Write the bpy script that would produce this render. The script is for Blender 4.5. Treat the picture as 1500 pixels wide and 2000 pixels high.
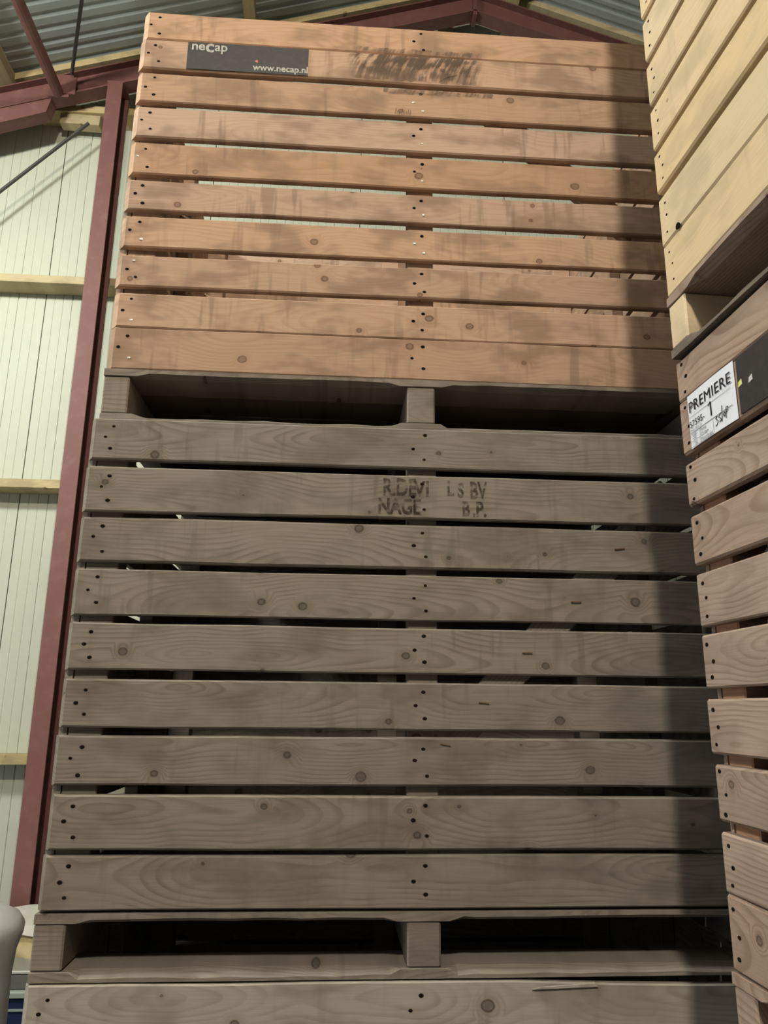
import bpy, math, random
from mathutils import Matrix, Vector

# ------------------------------------------------------------------ camera, world, exposure
SC = bpy.context.scene
COL = SC.collection
for _o in list(bpy.data.objects):
    bpy.data.objects.remove(_o)

F_PX, PIT, ROL, YAW = 1493.63, 0.2506, 0.0101, -0.0655
CAM = Vector((0.5859, -1.7776, 1.779))
fw = Vector((-math.sin(YAW) * math.cos(PIT), math.cos(YAW) * math.cos(PIT), math.sin(PIT)))
rt = Vector((math.cos(YAW), math.sin(YAW), 0))
up = rt.cross(fw)
rt2 = rt * math.cos(ROL) + up * math.sin(ROL)
up2 = rt2.cross(fw)
cd = bpy.data.cameras.new('camera')
cd.sensor_fit = 'AUTO'
cd.sensor_width = 36
cd.lens = F_PX / 2000 * 36
cd.clip_start = 0.02
cam = bpy.data.objects.new('camera', cd)
COL.objects.link(cam)
cam.matrix_world = Matrix(((rt2.x, up2.x, -fw.x, CAM.x), (rt2.y, up2.y, -fw.y, CAM.y), (rt2.z, up2.z, -fw.z, CAM.z), (0, 0, 0, 1)))
SC.camera = cam

wd = bpy.data.worlds.new('hall_air')
SC.world = wd
wd.use_nodes = True
wd.node_tree.nodes['Background'].inputs[0].default_value = (0.80, 0.90, 0.92, 1)
wd.node_tree.nodes['Background'].inputs[1].default_value = 0.010
SC.view_settings.view_transform = 'Standard'
SC.view_settings.look = 'None'
SC.view_settings.gamma = 1
SC.view_settings.use_curve_mapping = False
SC.view_settings.exposure = 0.0
SC.cycles.max_bounces = 5
SC.cycles.diffuse_bounces = 2
SC.cycles.glossy_bounces = 2
SC.cycles.transparent_max_bounces = 6

# lamps of the hall: (x, y, z), watts, colour, radius
LAMPS = [((0.33, -4.60, 5.75), 760, (1.0, 0.89, 0.74), 0.16, 'round hall lamp hanging in the aisle behind the viewer'),
         ((-2.30, -0.40, 4.95), 410, (0.98, 1.0, 0.90), 0.22, 'round hall lamp hanging left of the box stacks near the end wall')]

# added low bluish fill light in an unseen opening of the left side wall
FILL_OPENING = (-3.2, -0.7, 3.0)          # unseen opening added for the fill: y from, y to, height
dl = bpy.data.lights.new('side_fill_light', 'AREA')
dl.shape = 'RECTANGLE'
dl.size = FILL_OPENING[2]
dl.size_y = FILL_OPENING[1] - FILL_OPENING[0]
dl.energy = 70
dl.color = (0.86, 0.93, 1.0)
dlo = bpy.data.objects.new('side_fill_light', dl)
COL.objects.link(dlo)
dlo.location = (-7.05, (FILL_OPENING[0] + FILL_OPENING[1]) / 2, FILL_OPENING[2] / 2)
dlo.rotation_euler = (0, -math.pi / 2, 0)

# ------------------------------------------------------------------ materials
MATS = {}


def mat(name):
    m = bpy.data.materials.new(name)
    m.use_nodes = True
    MATS[name] = m
    nt = m.node_tree
    return m, nt, nt.nodes['Principled BSDF']


class NB:
    """tiny helper to write node graphs as expressions"""
    def __init__(self, nt):
        self.nt = nt

    def n(self, t, **kw):
        nd = self.nt.nodes.new(t)
        for k, v in kw.items():
            setattr(nd, k, v)
        return nd

    def put(self, sock, v):
        if isinstance(v, bpy.types.NodeSocket):
            self.nt.links.new(v, sock)
        else:
            sock.default_value = v

    def m(self, op, a, b=None, c=None, clamp=False):
        nd = self.n('ShaderNodeMath', operation=op, use_clamp=clamp)
        self.put(nd.inputs[0], a)
        if b is not None:
            self.put(nd.inputs[1], b)
        if c is not None:
            self.put(nd.inputs[2], c)
        return nd.outputs[0]

    def vec(self, x, y, z):
        nd = self.n('ShaderNodeCombineXYZ')
        for i, v in enumerate((x, y, z)):
            self.put(nd.inputs[i], v)
        return nd.outputs[0]

    def noise(self, v, scale=1.0, detail=2.0, rough=0.5, dim='3D'):
        nd = self.n('ShaderNodeTexNoise', noise_dimensions=dim)
        self.put(nd.inputs['Vector'], v)
        nd.inputs['Scale'].default_value = scale
        nd.inputs['Detail'].default_value = detail
        nd.inputs['Roughness'].default_value = rough
        return nd.outputs[0]

    def ramp(self, v, a, b, lo=0.0, hi=1.0):
        nd = self.n('ShaderNodeMapRange', interpolation_type='SMOOTHSTEP')
        self.put(nd.inputs[0], v)
        nd.inputs[1].default_value = a
        nd.inputs[2].default_value = b
        nd.inputs[3].default_value = lo
        nd.inputs[4].default_value = hi
        return nd.outputs[0]

    def mix(self, f, a, b, mode='MIX'):
        nd = self.n('ShaderNodeMix', data_type='RGBA', blend_type=mode)
        self.put(nd.inputs[0], f)
        self.put(nd.inputs[6], a if isinstance(a, bpy.types.NodeSocket) else (*a, 1))
        self.put(nd.inputs[7], b if isinstance(b, bpy.types.NodeSocket) else (*b, 1))
        return nd.outputs[2]


def wood(name, base, late, knot, stain, ring=0.5, stain_amt=0.5, streak=0.35, knot_keep=0.45, dust=None, dust_amt=0.0, rough=0.8, vary=0.16):
    """sawn softwood: growth rings of a cylinder cut lengthwise, knots, water stains, fibre"""
    m, nt, bs = mat(name)
    b = NB(nt)
    tc = b.n('ShaderNodeTexCoord')
    oi = b.n('ShaderNodeObjectInfo')
    sp = b.n('ShaderNodeSeparateXYZ')
    nt.links.new(tc.outputs['Object'], sp.inputs[0])
    x0, y0, z0 = sp.outputs
    R = oi.outputs['Random']
    R2 = b.m('FRACT', b.m('MULTIPLY', R, 37.31))
    R3 = b.m('FRACT', b.m('MULTIPLY', R, 91.73))
    x = b.m('ADD', x0, b.m('MULTIPLY', R, 40.0))
    z = b.m('ADD', z0, b.m('MULTIPLY', R2, 17.0))
    # knots
    vo = b.n('ShaderNodeTexVoronoi', voronoi_dimensions='2D', feature='F1')
    nt.links.new(b.vec(b.m('MULTIPLY', x, 0.85), b.m('ADD', z, b.m('MULTIPLY', y0, 0.2)), 0.0), vo.inputs['Vector'])
    vo.inputs['Scale'].default_value = 7.5
    sc = b.n('ShaderNodeSeparateColor')
    nt.links.new(vo.outputs['Color'], sc.inputs[0])
    keep = b.m('LESS_THAN', sc.outputs[0], knot_keep)
    size = b.m('MULTIPLY_ADD', sc.outputs[1], 0.060, 0.022)      # in voronoi units
    low2 = b.m('SUBTRACT', b.noise(b.vec(b.m('MULTIPLY', x, 6.0), b.m('MULTIPLY', z0, 14.0), 0.0), 1.0, 1, dim='2D'), 0.5)
    fib = b.noise(b.vec(b.m('MULTIPLY', x, 7.0), b.m('MULTIPLY', b.m('ADD', z, b.m('MULTIPLY', y0, 0.4)), 420.0), 0.0), 1.0, 2, 0.6, dim='2D')
    st = b.noise(b.vec(b.m('MULTIPLY', x, 4.2), b.m('MULTIPLY', z, 9.0), 0.0), 1.0, 3, 0.62, dim='2D')
    kd = b.m('DIVIDE', b.m('ADD', vo.outputs['Distance'], b.m('ADD', b.m('MULTIPLY', b.m('SUBTRACT', st, 0.5), 0.16), b.m('MULTIPLY', b.m('SUBTRACT', fib, 0.5), 0.025))), size)
    kmask = b.m('MULTIPLY', b.ramp(kd, 0.7, 1.15, 1.0, 0.0), keep)
    khalo = b.m('MULTIPLY', b.ramp(kd, 0.9, 3.2, 1.0, 0.0), keep)
    # rings
    low = b.m('SUBTRACT', b.noise(b.vec(b.m('MULTIPLY', x, 1.7), b.m('MULTIPLY', z0, 2.0), 0.0), 1.0, 1, dim='2D'), 0.5)
    zc = b.m('ADD', b.m('ADD', z0, b.m('MULTIPLY_ADD', R2, 0.12, -0.06)), b.m('MULTIPLY', low2, 0.018))
    dep = b.m('ADD', b.m('MULTIPLY_ADD', R3, 0.07, 0.01), b.m('ADD', b.m('MULTIPLY', low, 0.16), y0))
    rr = b.m('SQRT', b.m('ADD', b.m('MULTIPLY', zc, zc), b.m('MULTIPLY', dep, dep)))
    rr = b.m('ADD', rr, b.m('MULTIPLY', khalo, 0.017))
    ph = b.m('FRACT', b.m('MULTIPLY', rr, 118.0))
    ringm = b.m('MULTIPLY', b.ramp(ph, 0.35, 0.88), b.ramp(ph, 0.90, 1.0, 1.0, 0.0))
    ringm = b.m('MULTIPLY', ringm, b.ramp(low2, -0.25, 0.12, 0.25, 1.0))
    col = b.mix(b.m('MULTIPLY', ringm, ring), base, late)
    col = b.mix(b.ramp(fib, 0.35, 0.72, 0.0, 0.30), col, late)
    # board-to-board tone
    hv = b.n('ShaderNodeHueSaturation')
    nt.links.new(col, hv.inputs['Color'])
    nt.links.new(b.m('MULTIPLY_ADD', R2, vary * 2, 1 - vary), hv.inputs['Value'])
    nt.links.new(b.m('MULTIPLY_ADD', R3, 0.24, 0.88), hv.inputs['Saturation'])
    col = hv.outputs[0]
    # grey water stains and vertical runs
    col = b.mix(b.ramp(st, 0.44, 0.68, 0.0, stain_amt), col, stain)
    sr = b.noise(b.vec(b.m('MULTIPLY', x, 30.0), b.m('MULTIPLY', z, 3.5), 0.0), 1.0, 2, 0.6, dim='2D')
    srm = b.m('ADD', low, 0.5)
    col = b.mix(b.m('MULTIPLY', b.ramp(sr, 0.54, 0.70, 0.0, streak), b.ramp(srm, 0.42, 0.62)), col, stain)
    if dust:
        du = b.noise(b.vec(b.m('MULTIPLY', x, 9.0), b.m('MULTIPLY', z, 22.0), 0.0), 1.0, 3, 0.6, dim='2D')
        col = b.mix(b.ramp(du, 0.3, 0.7, dust_amt * 0.4, dust_amt), col, dust)
    col = b.mix(b.m('MULTIPLY', khalo, 0.35), col, late)
    kin = b.ramp(b.m('ABSOLUTE', b.m('SUBTRACT', kd, 0.72)), 0.0, 0.30, 0.95, 0.58)
    col = b.mix(b.m('MULTIPLY', kmask, kin), col, knot)
    nt.links.new(col, bs.inputs['Base Color'])
    bs.inputs['Roughness'].default_value = rough
    bs.inputs['Specular IOR Level'].default_value = 0.25
    return m


W_ORANGE = wood('orange_pine', (0.53, 0.36, 0.255), (0.38, 0.225, 0.14), (0.14, 0.08, 0.05), (0.18, 0.12, 0.085), ring=0.35, stain_amt=0.55, streak=0.45, vary=0.09)
W_GREY = wood('weathered_pine', (0.250, 0.208, 0.172), (0.140, 0.106, 0.082), (0.055, 0.045, 0.037), (0.105, 0.086, 0.070), ring=0.85, stain_amt=0.65, streak=0.55, knot_keep=0.6, dust=(0.36, 0.325, 0.285), dust_amt=0.28, vary=0.07)
W_PALE = wood('pale_pine', (0.74, 0.575, 0.365), (0.58, 0.42, 0.24), (0.27, 0.17, 0.09), (0.33, 0.27, 0.19), ring=0.18, stain_amt=0.35, streak=0.25, knot_keep=0.28, vary=0.06)
W_LABEL = wood('greyed_pine', (0.42, 0.315, 0.255), (0.25, 0.17, 0.125), (0.10, 0.065, 0.045), (0.17, 0.125, 0.10), ring=0.75, stain_amt=0.30, streak=0.15, vary=0.07)
W_OLD = wood('bleached_pine', (0.42, 0.375, 0.33), (0.23, 0.19, 0.155), (0.07, 0.055, 0.045), (0.13, 0.105, 0.085), ring=0.6, stain_amt=0.5, streak=0.35, dust=(0.48, 0.43, 0.38), dust_amt=0.35, vary=0.06)
W_POST = wood('orange_post_pine', (0.46, 0.27, 0.18), (0.30, 0.16, 0.10), (0.15, 0.08, 0.04), (0.2, 0.12, 0.08), stain_amt=0.3, vary=0.1)
W_RUN = wood('dark_runner_and_shade_pine', (0.17, 0.135, 0.11), (0.09, 0.07, 0.055), (0.04, 0.03, 0.025), (0.06, 0.05, 0.04), stain_amt=0.4)  # dark runner wood, also the painted shade of inner deck boards
W_TIMBER = wood('purlin_timber', (0.55, 0.46, 0.27), (0.40, 0.30, 0.16), (0.2, 0.13, 0.07), (0.26, 0.20, 0.12), ring=0.3, stain_amt=0.45, streak=0.2)


def plain(name, colr, rough=0.6, metal=0.0, spots=None, scale=30, amt=0.4, bump=0.0, spec=0.4):
    m, nt, bs = mat(name)
    b = NB(nt)
    tc = b.n('ShaderNodeTexCoord')
    nz = b.noise(tc.outputs['Object'], scale, 4, 0.6)
    nt.links.new(b.mix(b.ramp(nz, 0.45, 0.75, 0.0, amt), colr, spots or tuple(c * 0.6 for c in colr)), bs.inputs['Base Color'])
    bs.inputs['Roughness'].default_value = rough
    bs.inputs['Metallic'].default_value = metal
    bs.inputs['Specular IOR Level'].default_value = spec
    if bump:
        bp = b.n('ShaderNodeBump')
        bp.inputs['Strength'].default_value = bump
        bp.inputs['Distance'].default_value = 0.01
        nt.links.new(nz, bp.inputs['Height'])
        nt.links.new(bp.outputs[0], bs.inputs['Normal'])
    return m


M_RED = plain('red_oxide_steel', (0.185, 0.078, 0.072), 0.6, spots=(0.245, 0.125, 0.115), scale=14, amt=0.55)
M_WALL = plain('white_steel_panel', (0.57, 0.60, 0.50), 0.52, spots=(0.49, 0.52, 0.43), scale=3.0, amt=0.5, spec=0.35)
M_GROOVE = plain('panel_joint', (0.20, 0.22, 0.18), 0.8)
M_ROOF = plain('roof_sheet_grey', (0.42, 0.47, 0.46), 0.55, spots=(0.34, 0.38, 0.36), scale=5, amt=0.6)
M_FLOOR = plain('concrete', (0.11, 0.107, 0.10), 0.85, scale=4, bump=0.1)
M_NAIL = plain('rusty_nail', (0.012, 0.008, 0.006), 0.9, scale=200, spec=0.05)
M_SHINY = plain('bright_nail', (0.80, 0.78, 0.70), 0.25, metal=0.6, scale=200, amt=0.1)
M_RUST = plain('rusty_staple', (0.17, 0.085, 0.045), 0.7, scale=300)
M_BLACK = plain('black_print', (0.024, 0.022, 0.024), 0.55, spots=(0.06, 0.055, 0.05), scale=45, amt=0.5)
M_INK = plain('ink', (0.012, 0.012, 0.014), 0.6, amt=0.0)
M_FAINT = plain('faint_ink', (0.36, 0.37, 0.41), 0.6, amt=0.0)
M_PAPER = plain('paper', (0.83, 0.85, 0.93), 0.7, spots=(0.78, 0.80, 0.88), scale=12, amt=0.3)
M_PRINT = plain('pale_print', (0.52, 0.50, 0.46), 0.7, spots=(0.10, 0.09, 0.09), scale=110, amt=0.75)
M_ORANGE = plain('orange_dot', (0.75, 0.25, 0.14), 0.6, amt=0.0)
M_YELLOWDOT = plain('yellow_dot', (0.75, 0.78, 0.25), 0.6, amt=0.0)
M_LEAF = plain('grey_dot', (0.6, 0.58, 0.55), 0.6, amt=0.0)
M_POTATO = plain('potato_skin', (0.36, 0.28, 0.28), 0.85, spots=(0.22, 0.165, 0.17), scale=25, amt=0.8, bump=0.2)
M_POTATO2 = plain('earthy_potato_skin', (0.34, 0.20, 0.12), 0.85, spots=(0.2, 0.12, 0.085), scale=25, amt=0.8, bump=0.2)
M_FLEECE = plain('white_fleece', (0.46, 0.46, 0.44), 0.8, spots=(0.36, 0.36, 0.355), scale=9, amt=0.5, bump=0.3)
M_FOAM = plain('yellow_foam', (0.74, 0.60, 0.33), 0.9, spots=(0.58, 0.45, 0.24), scale=22, amt=0.5)
M_FILM = plain('white_film', (0.80, 0.78, 0.72), 0.35, scale=6, amt=0.2)
M_FILMGREY = plain('cloudy_film', (0.60, 0.55, 0.44), 0.4, scale=8, amt=0.3)
M_GREYBOARD = plain('grey_board', (0.20, 0.19, 0.165), 0.8, scale=10)
M_BLUE = plain('blue_plastic', (0.018, 0.032, 0.105), 0.45, scale=10, amt=0.3)
M_RIM = plain('pale_rim', (0.52, 0.58, 0.50), 0.5, scale=10, amt=0.2)
M_DARK = plain('dark_rod', (0.07, 0.07, 0.065), 0.6, scale=30)
M_LAMP = plain('lamp_housing', (0.6, 0.6, 0.58), 0.4, amt=0.1)


def faded(name, colr, lo, hi, amax, scale=(60, 60, 160)):
    """worn paint: pigment that survives only in patches, bare board between"""
    m, nt, bs = mat(name)
    b = NB(nt)
    tc = b.n('ShaderNodeTexCoord')
    sp = b.n('ShaderNodeSeparateXYZ')
    nt.links.new(tc.outputs['Object'], sp.inputs[0])
    v = b.vec(b.m('MULTIPLY', sp.outputs[0], scale[0]), b.m('MULTIPLY', sp.outputs[1], scale[1]), b.m('MULTIPLY', sp.outputs[2], scale[2]))
    a = b.ramp(b.noise(v, 1.0, 3, 0.6), lo, hi, 0.0, amax)
    bs.inputs['Base Color'].default_value = (*colr, 1)
    bs.inputs['Roughness'].default_value = 0.9
    nt.links.new(a, bs.inputs['Alpha'])
    return m


def scrub(name, colr, amax=0.72):
    m, nt, bs = mat(name)
    b = NB(nt)
    tc = b.n('ShaderNodeTexCoord')
    sp = b.n('ShaderNodeSeparateXYZ')
    nt.links.new(tc.outputs['Object'], sp.inputs[0])
    x, y, z = sp.outputs
    zz = b.m('ADD', z, 0.06)
    u = b.m('SUBTRACT', x, b.m('MULTIPLY', b.m('MULTIPLY', zz, zz), 3.2))
    st = b.noise(b.vec(b.m('MULTIPLY', u, 75.0), b.m('MULTIPLY', z, 9.0), 0.0), 1.0, 3, 0.65, '2D')
    bl = b.noise(b.vec(b.m('MULTIPLY', u, 13.0), b.m('MULTIPLY', z, 22.0), 0.0), 1.0, 2, 0.5, '2D')
    xe = b.m('ABSOLUTE', x)
    fall = b.ramp(xe, 0.15, 0.205, 1.0, 0.0)
    hi = b.ramp(z, -0.05, 0.04, 0.35, 1.0)
    a = b.m('MULTIPLY', b.m('MULTIPLY', b.ramp(b.m('ADD', b.m('MULTIPLY', st, 0.6), b.m('MULTIPLY', bl, 0.55)), 0.46, 0.68, 0.0, amax), fall), hi)
    bs.inputs['Base Color'].default_value = (*colr, 1)
    bs.inputs['Roughness'].default_value = 0.9
    nt.links.new(a, bs.inputs['Alpha'])
    return m


M_SCRUB = scrub('scrub', (0.15, 0.105, 0.078))
M_SCRUB2 = scrub('scrub_thin', (0.16, 0.115, 0.085), 0.42)
M_STENCIL = faded('stencil_paint', (0.07, 0.05, 0.038), 0.34, 0.66, 0.60, (26, 26, 55))
M_SCUFF = faded('scuff', (0.20, 0.135, 0.095), 0.25, 0.75, 0.60, (70, 30, 26))


# ------------------------------------------------------------------ object helpers
def mesh(name, verts, faces, m=None, smooth=False):
    me = bpy.data.meshes.new(name)
    me.from_pydata(verts, [], faces)
    me.update()
    if m:
        me.materials.append(m)
    if smooth:
        for p in me.polygons:
            p.use_smooth = True
    return me


def link(name, me, parent=None, loc=(0, 0, 0), rot=(0, 0, 0)):
    o = bpy.data.objects.new(name, me)
    COL.objects.link(o)
    o.parent = parent
    o.location = loc
    o.rotation_euler = rot
    return o


def tag(o, label=None, cat=None, group=None, kind=None):
    if label:
        o['label'] = label
    if cat:
        o['category'] = cat
    if group:
        o['group'] = group
    if kind:
        o['kind'] = kind
    return o


class G:
    """collects geometry of one mesh"""
    def __init__(self):
        self.v, self.f = [], []

    def add(self, vs, fs):
        n = len(self.v)
        self.v += [tuple(p) for p in vs]
        self.f += [tuple(i + n for i in f) for f in fs]

    def box(self, a, b2, c=0.0):
        (x0, y0, z0), (x1, y1, z1) = a, b2
        if not c:
            self.add([(x0, y0, z0), (x1, y0, z0), (x1, y1, z0), (x0, y1, z0), (x0, y0, z1), (x1, y0, z1), (x1, y1, z1), (x0, y1, z1)],
                     [(0, 3, 2, 1), (4, 5, 6, 7), (0, 1, 5, 4), (1, 2, 6, 5), (2, 3, 7, 6), (3, 0, 4, 7)])
            return
        vs, idx = [], {}
        for ix, X in enumerate((x0, x1)):
            for iy, Y in enumerate((y0, y1)):
                for iz, Z in enumerate((z0, z1)):
                    sx, sy, sz = (1 - 2 * ix) * c, (1 - 2 * iy) * c, (1 - 2 * iz) * c
                    idx[ix, iy, iz] = len(vs)
                    vs += [(X, Y + sy, Z + sz), (X + sx, Y, Z + sz), (X + sx, Y + sy, Z)]
        fs = []

        def I(a_, k):
            return idx[a_] + k
        for ix in (0, 1):
            q = [I((ix, 0, 0), 0), I((ix, 1, 0), 0), I((ix, 1, 1), 0), I((ix, 0, 1), 0)]
            fs.append(q if ix else q[::-1])
        for iy in (0, 1):
            q = [I((0, iy, 0), 1), I((0, iy, 1), 1), I((1, iy, 1), 1), I((1, iy, 0), 1)]
            fs.append(q if iy else q[::-1])
        for iz in (0, 1):
            q = [I((0, 0, iz), 2), I((1, 0, iz), 2), I((1, 1, iz), 2), I((0, 1, iz), 2)]
            fs.append(q if iz else q[::-1])
        for iy in (0, 1):
            for iz in (0, 1):
                q = [I((0, iy, iz), 1), I((1, iy, iz), 1), I((1, iy, iz), 2), I((0, iy, iz), 2)]
                fs.append(q if (iy + iz) % 2 else q[::-1])
        for ix in (0, 1):
            for iz in (0, 1):
                q = [I((ix, 0, iz), 0), I((ix, 1, iz), 0), I((ix, 1, iz), 2), I((ix, 0, iz), 2)]
                fs.append(q[::-1] if (ix + iz) % 2 else q)
        for ix in (0, 1):
            for iy in (0, 1):
                q = [I((ix, iy, 0), 0), I((ix, iy, 1), 0), I((ix, iy, 1), 1), I((ix, iy, 0), 1)]
                fs.append(q if (ix + iy) % 2 else q[::-1])
        for k, s in idx.items():
            t = (s, s + 1, s + 2)
            fs.append(t if sum(k) % 2 else t[::-1])
        self.add(vs, fs)

    def tube(self, p, q, r, n=8, cap=True):
        p, q = Vector(p), Vector(q)
        d = (q - p).normalized()
        a = d.orthogonal().normalized()
        b2 = d.cross(a)
        vs = []
        for c in (p, q):
            for i in range(n):
                t = 2 * math.pi * i / n
                vs.append(c + (a * math.cos(t) + b2 * math.sin(t)) * r)
        fs = [(i, (i + 1) % n, n + (i + 1) % n, n + i) for i in range(n)]
        if cap:
            fs += [tuple(range(n))[::-1], tuple(range(n, 2 * n))]
        self.add(vs, fs)

    def sweep(self, rings, close=True):
        """rings: list of equal-length point loops"""
        n = len(rings[0])
        vs = [p for r in rings for p in r]
        fs = []
        for k in range(len(rings) - 1):
            for i in range(n):
                fs.append((k * n + i, k * n + (i + 1) % n, (k + 1) * n + (i + 1) % n, (k + 1) * n + i))
        if close:
            fs.append(tuple(range(n))[::-1])
            fs.append(tuple((len(rings) - 1) * n + i for i in range(n)))
        self.add(vs, fs)

    def lathe(self, prof, n=16, c=(0, 0, 0)):
        rings = [[(c[0] + r * math.cos(2 * math.pi * i / n), c[1] + r * math.sin(2 * math.pi * i / n), c[2] + z) for i in range(n)] for r, z in prof]
        self.sweep(rings)

    def mesh(self, name, m=None, smooth=False):
        return mesh(name, self.v, self.f, m, smooth)

    def make(self, name, m, parent=None, loc=(0, 0, 0), rot=(0, 0, 0), smooth=False):
        return link(name, self.mesh(name, m, smooth), parent, loc, rot)


def board_mesh(L, h, t, m, c=0.0035, ce=0.013, segs=6, rough=0.0008, seed=0, wane=None):
    """a sawn board along x, outer face at y=0, centred on z; ends chamfered towards the outer face"""
    r = random.Random(seed)
    g = G()
    rings = []
    for k in range(segs + 1):
        x = L * k / segs
        dz0, dz1 = r.uniform(-rough, rough), r.uniform(-rough, rough)
        dy = r.uniform(-rough, rough) * 0.7
        zb, zt = -h / 2 + dz0, h / 2 + dz1
        if wane:
            w0, w1 = wane(x)
            zb += w0
            zt -= w1
        sec = [(dy, zb + c), (dy, zt - c), (c + dy, zt), (t, zt), (t, zb), (c + dy, zb)]
        loop = []
        for (y, z) in sec:
            xx = x
            if ce and k in (0, segs):
                e = ce * max(0.0, 1 - y / (t * 0.75))
                xx = x + (e if k == 0 else -e)
            loop.append((xx, y, z))
        rings.append(loop[::-1])
    g.sweep(rings)
    # orient outwards (sweep order chosen so that the outer face looks to -y)
    me = g.mesh('board', m)
    return me


def text_mesh(s, size, m, bold=0.0, depth=0.00015, align='LEFT', sx=1.0, space=1.0):
    cu = bpy.data.curves.new('lettering', 'FONT')
    cu.body = s
    cu.size = size
    cu.align_x = align
    cu.offset = bold
    cu.extrude = depth
    cu.space_character = space
    cu.resolution_u = 4
    o = bpy.data.objects.new('lettering', cu)
    COL.objects.link(o)
    bpy.context.view_layer.update()
    me = bpy.data.meshes.new_from_object(o.evaluated_get(bpy.context.evaluated_depsgraph_get()))
    bpy.data.objects.remove(o)
    bpy.data.curves.remove(cu)
    # stand it up in the x-z plane, facing -y
    for v in me.vertices:
        X, Y, Z = v.co
        v.co = (X * sx, -Z, Y)
    me.materials.clear()
    me.materials.append(m)
    me.update()
    return me


def lettering(name, s, size, m, parent, x, y, z, bold=0.0, sx=1.0, rot=0.0, align='LEFT', space=1.0):
    return link(name, text_mesh(s, size, m, bold, align=align, sx=sx, space=space), parent, (x, y, z), (0, rot, 0))


# ------------------------------------------------------------------ the hall
floor = G()
floor.box((-7.0, -8.0, -0.12), (10.0, 2.85, 0.0))
tag(floor.make('floor', M_FLOOR), 'grey concrete hall floor', kind='structure')

RIDGE_X, SLOPE = 1.50, 0.334


def roof_z(x):
    return 6.782 - SLOPE * abs(x - RIDGE_X)


# end wall: backing sheet plus ribbed white steel panels
wall = G()
wv = [(-7.0, 2.80, 0.0), (10.0, 2.80, 0.0), (10.0, 2.80, roof_z(10.0)), (RIDGE_X, 2.80, roof_z(RIDGE_X)), (-7.0, 2.80, roof_z(-7.0))]
wall.add(wv + [(x, 2.86, z) for x, y, z in wv], [(0, 1, 2, 3, 4), (9, 8, 7, 6, 5)] + [(i, i + 5, (i + 1) % 5 + 5, (i + 1) % 5) for i in range(5)])
wallo = tag(wall.make('wall_back', M_GROOVE), 'white ribbed steel end wall of the hall', kind='structure')
for k in range(-6, 9):
    xa, xb = -1.297 + k, -1.303 + k + 1.0
    if xb > 10 or xa < -7:
        continue
    # profile in plan: flat with narrow shallow grooves
    prof = [(xa, 2.797), (xa, 2.772)]
    n = 18
    p = (xb - xa) / n
    for i in range(1, n):
        gx = xa + i * p
        deep = 0.0045 if i % 3 == 0 else 0.0022
        prof += [(gx - 0.0045, 2.770), (gx - 0.002, 2.770 + deep), (gx + 0.002, 2.770 + deep), (gx + 0.0045, 2.770)]
    prof += [(xb, 2.772), (xb, 2.797)]
    g = G()
    vs, fs = [], []
    for (X, Y) in prof:
        vs += [(X, Y, 0.0), (X, Y, roof_z(X) - 0.03)]
    for i in range(len(prof) - 1):
        fs.append((2 * i, 2 * i + 2, 2 * i + 3, 2 * i + 1))
    g.add(vs, fs)
    g.make('wall_panel', M_WALL, wallo)

side = G()
side.box((-7.1, -8.0, 0.0), (-7.0, FILL_OPENING[0], roof_z(-7.0)))
side.box((-7.1, FILL_OPENING[1], 0.0), (-7.0, 2.85, roof_z(-7.0)))
side.box((-7.1, FILL_OPENING[0], FILL_OPENING[2]), (-7.0, FILL_OPENING[1], roof_z(-7.0)))
tag(side.make('wall_left', M_WALL), 'white steel side wall left of the boxes', kind='structure')

# roof: corrugated sheets, ridges running up the slope
ceil = bpy.data.objects.new('ceiling', None)
COL.objects.link(ceil)
tag(ceil, 'grey corrugated steel roof of the hall', kind='structure')
for sgn in (-1, 1):
    xe = -7.05 if sgn < 0 else 10.05
    for k in range(12):
        ya, yb = 2.86 - 0.9 * k, 2.86 - 0.9 * (k + 1) - 0.04
        vs, fs = [], []
        n = 40
        lift = 0.003 * (k % 2)
        for i in range(n + 1):
            y = ya + (yb - ya) * i / n
            t = (2.86 - y) / 0.09
            d = 0.007 * (1 if (t % 1) < 0.24 else -0.6) + lift
            for (X, up_) in ((xe, 0), (RIDGE_X, 0)):
                vs.append((X, y, roof_z(X) + d + 0.012))
        for i in range(n):
            fs.append((2 * i, 2 * i + 1, 2 * i + 3, 2 * i + 2))
        mesh_ = mesh('roof_sheet', vs, fs, M_ROOF)
        link('roof_sheet', mesh_, ceil)


def ibeam_section(h, w, tf, tw):
    return [(-w / 2, 0), (w / 2, 0), (w / 2, tf), (tw / 2, tf), (tw / 2, h - tf), (w / 2, h - tf), (w / 2, h), (-w / 2, h), (-w / 2, h - tf), (-tw / 2, h - tf), (-tw / 2, tf), (-w / 2, tf)]


# steel columns against the end wall (flange towards the viewer)
def raf_z(x):          # underside of the rafter
    return 6.484 - SLOPE * abs(x - 1.467)


def column(x, label):
    e = bpy.data.objects.new('steel_column', None)
    COL.objects.link(e)
    e.location = (x, 2.52, 0)
    tag(e, label, 'column', 'red steel columns of the end wall')
    zt = raf_z(x)
    g = G()
    sec = ibeam_section(0.16, 0.094, 0.009, 0.006)
    g.sweep([[(a, b_ - 0.08, z) for a, b_ in sec] for z in (0.012, zt)])
    g.make('shaft', M_RED, e)
    g = G()
    g.box((-0.09, -0.11, 0.0), (0.09, 0.11, 0.012))
    g.make('base_plate', M_RED, e)
    g = G()
    g.box((-0.055, -0.075, zt), (0.055, 0.075, zt + 0.010))
    g.make('cap_plate', M_RED, e)


column(-0.908, 'red painted steel column left of the tall wooden box stack')
column(3.85, 'red painted steel column hidden behind the right box stack')

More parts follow.
